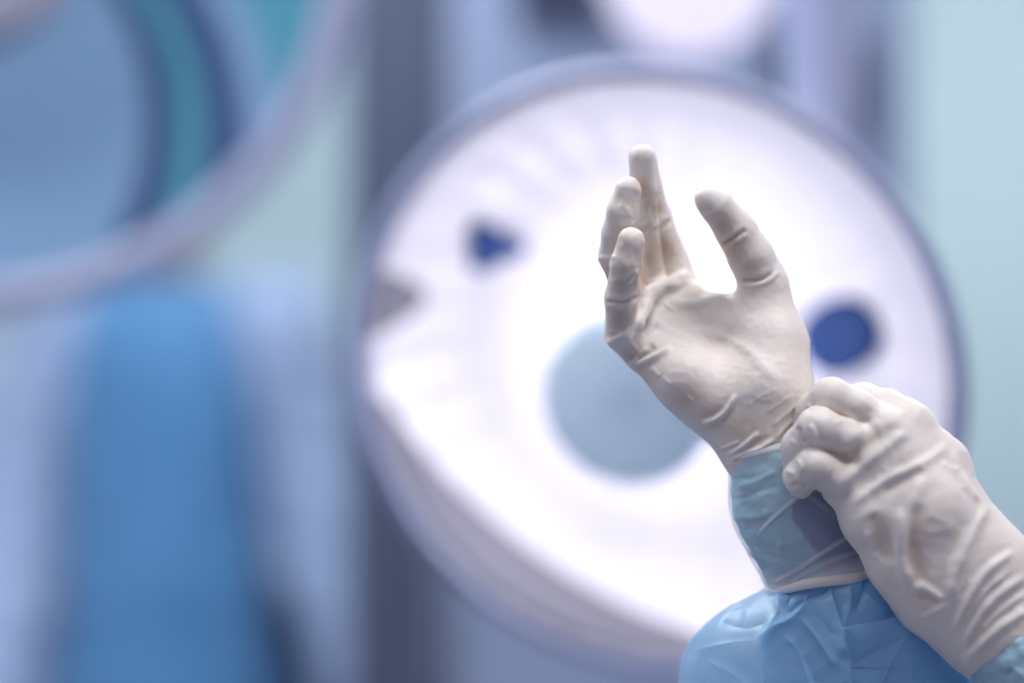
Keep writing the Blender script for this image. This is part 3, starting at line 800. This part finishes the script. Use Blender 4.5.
# support struts and blue filter panes of the reflector
for (u, v, sh_) in ((478, 258, lambda t: 0.021*(1+0.25*math.cos(3*t+0.5))), (843, 332, lambda t: 0.037*(1+0.15*math.cos(2*t-1.2)))):
    q = local_of(u, v, 2.06)
    V, Q = bowl_patch(q[0], q[1], sh_); o = link('filter_pane', mesh_any('filter_pane', V, Q), M['blueglass'], lamp)
    o['label'] = 'dark blue filter pane'
back = LC+LR@np.array([0, 0, -0.185])
V, Q = bar([back, back+LR@np.array([0, 0, -0.05])], [0.045, 0.045], 32); link('pivot', mesh_any('pivot', V, Q), M['lampshell'], lamp)
e0 = back+LR@np.array([0, 0, -0.04])
V, Q = bar([e0, e0+np.array([0.10, 0.06, 0.02]), (0.30, 2.35, 1.75), (0.30, 2.35, 2.1), (0.30, 2.35, 3.2)], [0.03, 0.03, 0.035, 0.04, 0.04], 24)
link('arm', mesh_any('arm', V, Q), M['lampshell'], lamp)
V, Q = bar([(0.30, 2.35, 3.06), (0.30, 2.35, 3.2)], [0.10, 0.12], 32); link('ceiling_mount', mesh_any('ceiling_mount', V, Q), M['lampshell'], lamp)
pl = bpy.data.lights.new('bulb_light', 'POINT'); pl.energy = 20; pl.color = (1, 0.98, 1.0); pl.shadow_soft_size = 0.03
po = bpy.data.objects.new('bulb_light', pl); C.objects.link(po); po.parent = lamp
po.location = Vector(LC+LR@(BO+np.array([0, 0, 0.0])))-lamp.location

# second lamp, upper left, tilted, unlit glass panels
Y2 = 2.6; pp = F/Y2
L2 = np.array([(-36-512)/pp, Y2, CZ+(341.5+80)/pp]); N2 = (0.10, -0.97, -0.2); R2 = frame_to(N2)
lamp2 = empty('surgical_lamp', (L2[0], 2.95, 3.2)); tag(lamp2, 'wide unlit surgical lamp with pale ring and teal glass at the upper left', 'surgical lamp')
ro, ri = 402/pp, 361/pp
M['glass_pale'] = plain('pale_blue_panel', (158, 200, 234), 0.3, 0, 0.05, 6, 0.05)
M['glass_teal'] = plain('teal_panel', (104, 186, 206), 0.3, 0, 0.06, 8, 0.05)
M['glass_dark'] = plain('dark_blue_panel', (78, 110, 156), 0.3, 0, 0.06, 8, 0.05)
M['panel_white'] = plain('white_hub_panel', (214, 212, 226), 0.4)
M['ring'] = plain('pale_ring', (190, 196, 222), 0.35, 0, 0.03, 5, 0.05)
V, Q = lathe([(0.0, -0.11), (ri*0.6, -0.10), (ro*0.9, -0.06), (ro*0.985, -0.02)], R2, L2, 128, sub=4)
o = link('housing', mesh_any('housing', V, Q), M['lampshell'], lamp2)
V, Q = lathe([(ri, -0.012), (ri+0.002, 0.012), (ri+0.016, 0.022), (ro-0.016, 0.022), (ro-0.002, 0.010), (ro, -0.012), (ro*0.985, -0.022), (ri, -0.012)], R2, L2, 160)
link('rim', mesh_any('rim', V, Q), M['ring'], lamp2)
V, Q = lathe([(0.0, 0.03), (0.09, 0.028), (0.125, 0.018), (0.135, -0.008)], R2, L2, 64)
link('hub', mesh_any('hub', V, Q), M['panel_white'], lamp2)
segs = []
a = 0
for k in range(3):                       # one pattern of panels three times round the ring; angles turn clockwise from the right
    b0 = k*120
    segs += [(b0+55, b0+118, 'glass_pale'), (b0+46, b0+55, 'glass_dark'), (b0+38, b0+46, 'glass_teal'), (b0+27, b0+38, 'glass_dark'), (b0+18, b0+27, 'glass_pale'), (b0-2, b0+18, 'glass_teal')]
for a0, a1, mt in segs:
    # local angle: x right, y up in the lamp's frame
    tw = math.radians(0.2)*pp
    V, Q = lathe([(0.14, -0.006), (0.14, -0.001), (0.22, -0.008), (ri*0.75, -0.016), (ri-0.003, -0.004), (ri-0.003, -0.012)], R2, L2, 40, -math.radians(a1)+0.003, -math.radians(a0)-0.003, twist=lambda r: -tw*(r-300/pp), sub=4)
    o = link('glass_panel', mesh_any('glass_panel', V, Q), M[mt], lamp2)
    o['label'] = {'glass_pale': 'pale blue glass panel', 'glass_teal': 'teal glass panel', 'glass_dark': 'dark blue glass panel'}[mt]
bk = L2+R2@np.array([0, 0, -0.10])
V, Q = bar([bk, bk+np.array([0, 0.12, 0.05]), (L2[0], 2.95, 2.4), (L2[0], 2.95, 3.2)], [0.05, 0.045, 0.04, 0.04], 24)
link('arm', mesh_any('arm', V, Q), M['lampshell'], lamp2)

# small third lamp, lit, hanging further back above the big one
Y3 = 3.0; pp = F/Y3
L3 = np.array([(690-512)/pp, Y3, CZ+(341.5+30)/pp]); R3 = frame_to((-0.05, -0.95, -0.32)); r3 = 90/pp
lamp3 = empty('surgical_lamp', (L3[0], 3.15, 3.2)); tag(lamp3, 'small pale lit lamp head above the large lamp, at the top edge', 'surgical lamp')
M['lens_lit'] = emitter('lit_lens', (226, 218, 236), 0.75)
V, Q = lathe([(0.0, -0.09), (r3*0.6, -0.08), (r3*1.02, -0.02), (r3*1.04, 0.004), (r3*0.99, 0.010), (r3*0.97, 0.002)], R3, L3, 64, sub=3)
link('housing', mesh_any('housing', V, Q), M['lampshell'], lamp3)
V, Q = lathe([(0.0, 0.008), (r3*0.5, 0.007), (r3*0.97, 0.001)], R3, L3, 64)
link('lens', mesh_any('lens', V, Q), M['lens_lit'], lamp3)
bk = L3+R3@np.array([0, 0, -0.085])
V, Q = bar([bk, bk+np.array([0, 0.06, 0.03]), (L3[0], 3.15, 2.3), (L3[0], 3.15, 3.2)], [0.03, 0.03, 0.03, 0.03], 20); link('arm', mesh_any('arm', V, Q), M['lampshell'], lamp3)

# ------------------------------------------------------------------ tall equipment cabinet behind the lamp
def rbox(lo, hi, bev=0.006):
    import bmesh
    bm = bmesh.new(); bmesh.ops.create_cube(bm, size=1.0)
    for v in bm.verts: v.co = [lo[i]+(hi[i]-lo[i])*(v.co[i]+0.5) for i in range(3)]
    if bev: bmesh.ops.bevel(bm, geom=bm.edges[:], offset=bev, segments=2, affect='EDGES', profile=0.7)
    me = bpy.data.meshes.new('box'); bm.to_mesh(me); bm.free(); return me
YU = 3.6; pu = F/YU
ux = lambda u: (u-512)/pu
uz = lambda v: CZ-(v-341.5)/pu
cab = empty('equipment_cabinet', ((ux(345)+ux(912))/2, YU+0.25, 0)); tag(cab, 'tall grey-blue equipment cabinet rising behind the large lamp', 'cabinet')
def cb(name, lo, hi, mt, bev=0.006, lab=None, par=None):
    me = rbox(lo, hi, bev); me.name = name; o = link(name, me, M[mt], par or cab, smooth=False)
    if lab: o['label'] = lab
    return o
cb('carcass', (ux(345), YU, 0.06), (ux(912), YU+0.5, 2.35), 'unit')
cb('plinth', (ux(355), YU+0.03, 0.0), (ux(902), YU+0.48, 0.07), 'darkunit')
d1 = cb('door', (ux(350), YU-0.025, 0.08), (ux(446), YU-0.002, 2.33), 'darkunit', 0.005, 'dark grey door panel')
d2 = cb('door', (ux(450), YU-0.025, 0.08), (ux(780), YU-0.002, 2.33), 'unit', 0.005)
d3 = cb('door', (ux(784), YU-0.025, 0.08), (ux(908), YU-0.002, 2.33), 'unit', 0.005)
M['screen'] = plain('dark_screen', (44, 54, 80), 0.5)
cb('screen', (ux(766), YU-0.05, uz(128)), (ux(858), YU-0.025, uz(36)), 'screen', 0.006, 'dark screen')
cb('screen', (ux(515), YU-0.05, uz(24)), (ux(610), YU-0.025, uz(-60)), 'screen', 0.006, 'dark screen')
for d_, u in ((d1, 440), (d2, 770), (d3, 792)):
    V, Q = bar([(ux(u), YU-0.05, 1.0), (ux(u), YU-0.05, 1.2)], [0.008, 0.008], 12)
    link('handle', mesh_any('handle', V, Q), M['darkunit'], d_)

# low dark trolley added to darken the gap by the gowned person's sleeve
YT = 5.0; pt_ = F/YT; tx = lambda u: (u-512)/pt_
M['trolley'] = plain('added_trolley_navy', (44, 60, 104), 0.5)
tro = empty('added_trolley', (tx(325), YT+0.22, 0)); tag(tro, 'dark navy trolley added to darken the gap beside the sleeve of the gowned person', 'trolley')
def tb(name, lo, hi, mt, bev=0.006, par=None):
    me = rbox(lo, hi, bev); me.name = name; return link(name, me, M[mt], par or tro, smooth=False)
tb('cabinet_body', (tx(250), YT, 0.12), (tx(410), YT+0.42, 1.02), 'trolley')
tb('worktop', (tx(245), YT-0.02, 1.02), (tx(415), YT+0.44, 1.05), 'trolley')
for k in range(4):
    dr = tb('drawer', (tx(256), YT-0.018, 0.16+0.215*k), (tx(404), YT, 0.36+0.215*k), 'trolley', 0.004)
    tb('drawer_handle', (tx(310), YT-0.035, 0.31+0.215*k), (tx(350), YT-0.014, 0.325+0.215*k), 'chrome', 0.004, dr)
for u in (258, 402):
    for dy in (0.05, 0.37):
        V, Q = lathe([(0.0, -0.012), (0.05, -0.012), (0.055, -0.006), (0.055, 0.006), (0.05, 0.012), (0.0, 0.012)], frame_to((1, 0, 0)), (tx(u), YT+dy, 0.055), 24)
        link('wheel', mesh_any('wheel', V, Q), M['darkunit'], tro)
        tb('caster_fork', (tx(u)-0.02, YT+dy-0.015, 0.07), (tx(u)+0.02, YT+dy+0.015, 0.125), 'chrome', 0.003)

# ------------------------------------------------------------------ room
def slab(name, lo, hi, mt):
    me = rbox(lo, hi, 0); me.name = name; o = link(name, me, M[mt], None, smooth=False); o['kind'] = 'structure'; return o
X0, X1, YA, YB, ZT = -2.6, 1.9, -1.8, 5.8, 3.2
slab('floor', (X0-0.1, YA-0.1, -0.1), (X1+0.1, YB+0.1, 0.0), 'floor')
slab('ceiling', (X0-0.1, YA-0.1, ZT), (X1+0.1, YB+0.1, ZT+0.1), 'ceiling')
slab('wall_back', (X0, YB, 0), (X1, YB+0.1, ZT), 'wall')
slab('wall_front', (X0, YA-0.1, 0), (X1, YA, ZT), 'wall_side')
slab('wall_left', (X0-0.1, YA-0.1, 0), (X0, YB+0.1, ZT), 'wall_side')
slab('wall_right', (X1, YA-0.1, 0), (X1+0.1, YB+0.1, ZT), 'wall_side')
slab('baseboard_back', (X0, YB-0.015, 0), (X1, YB, 0.12), 'trim')
# recessed ceiling lights
M['diffuser'] = emitter('panel_diffuser', (250, 252, 255), 2.0)
def ceiling_light(x, y, sx, sy, power, col=(1, 1, 1), lab=''):
    t = empty('ceiling_light', (x, y, ZT)); tag(t, lab, 'ceiling light')
    me = rbox((x-sx/2-0.03, y-sy/2-0.03, ZT-0.012), (x+sx/2+0.03, y+sy/2+0.03, ZT-0.001), 0.003); me.name = 'frame'; link('frame', me, M['trim'], t, False)
    me = rbox((x-sx/2, y-sy/2, ZT-0.018), (x+sx/2, y+sy/2, ZT-0.010), 0.002); me.name = 'diffuser'; link('diffuser', me, M['diffuser'], t, False)
    l = bpy.data.lights.new('panel_light', 'AREA'); l.shape = 'RECTANGLE'; l.size = sx; l.size_y = sy; l.energy = power; l.color = col
    lo_ = bpy.data.objects.new('panel_light', l); C.objects.link(lo_); lo_.parent = t; lo_.location = (0, 0, -0.03)
ceiling_light(0.6, 0.95, 1.2, 0.7, 25, (1, 0.96, 0.97), 'ceiling light panel over the camera side of the room')
ceiling_light(-1.0, 0.5, 0.9, 0.9, 5, (0.95, 0.93, 1), 'ceiling light panel at the near left of the room')
ceiling_light(-0.6, 3.1, 1.2, 0.6, 32, (0.93, 0.96, 1), 'ceiling light panel in front of the gowned person')
ceiling_light(1.3, 3.9, 0.6, 0.9, 38, (0.93, 0.96, 1), 'ceiling light panel right of the cabinet')
ceiling_light(-1.35, 2.3, 0.8, 0.8, 42, (0.86, 0.93, 1), 'added unseen ceiling light panel left of the lamps')  # out-of-view panel added to brighten the sleeve lobe and left finger edges
w = bpy.data.worlds.new('World'); sc.world = w; w.use_nodes = True
w.node_tree.nodes['Background'].inputs[0].default_value = (0.75, 0.85, 1, 1); w.node_tree.nodes['Background'].inputs[1].default_value = 0.3
# ------------------------------------------------------------------ camera
cam = bpy.data.cameras.new('camera'); cam.lens = 85; cam.sensor_width = 36; cam.clip_start = 0.05
co = bpy.data.objects.new('camera', cam); C.objects.link(co)
co.location = (0, 0, CZ); co.rotation_euler = (math.pi/2, 0, 0)
cam.dof.use_dof = True; cam.dof.focus_distance = Y0-0.045; cam.dof.aperture_fstop = 1.4
sc.camera = co
sc.view_settings.view_transform = 'Standard'; sc.view_settings.look = 'None'
sc.view_settings.gamma = 1.0; sc.view_settings.use_curve_mapping = False; sc.view_settings.exposure = 0.0
try:
    sc.cycles.use_denoising = True; sc.cycles.denoiser = 'OPENIMAGEDENOISE'
except Exception: pass
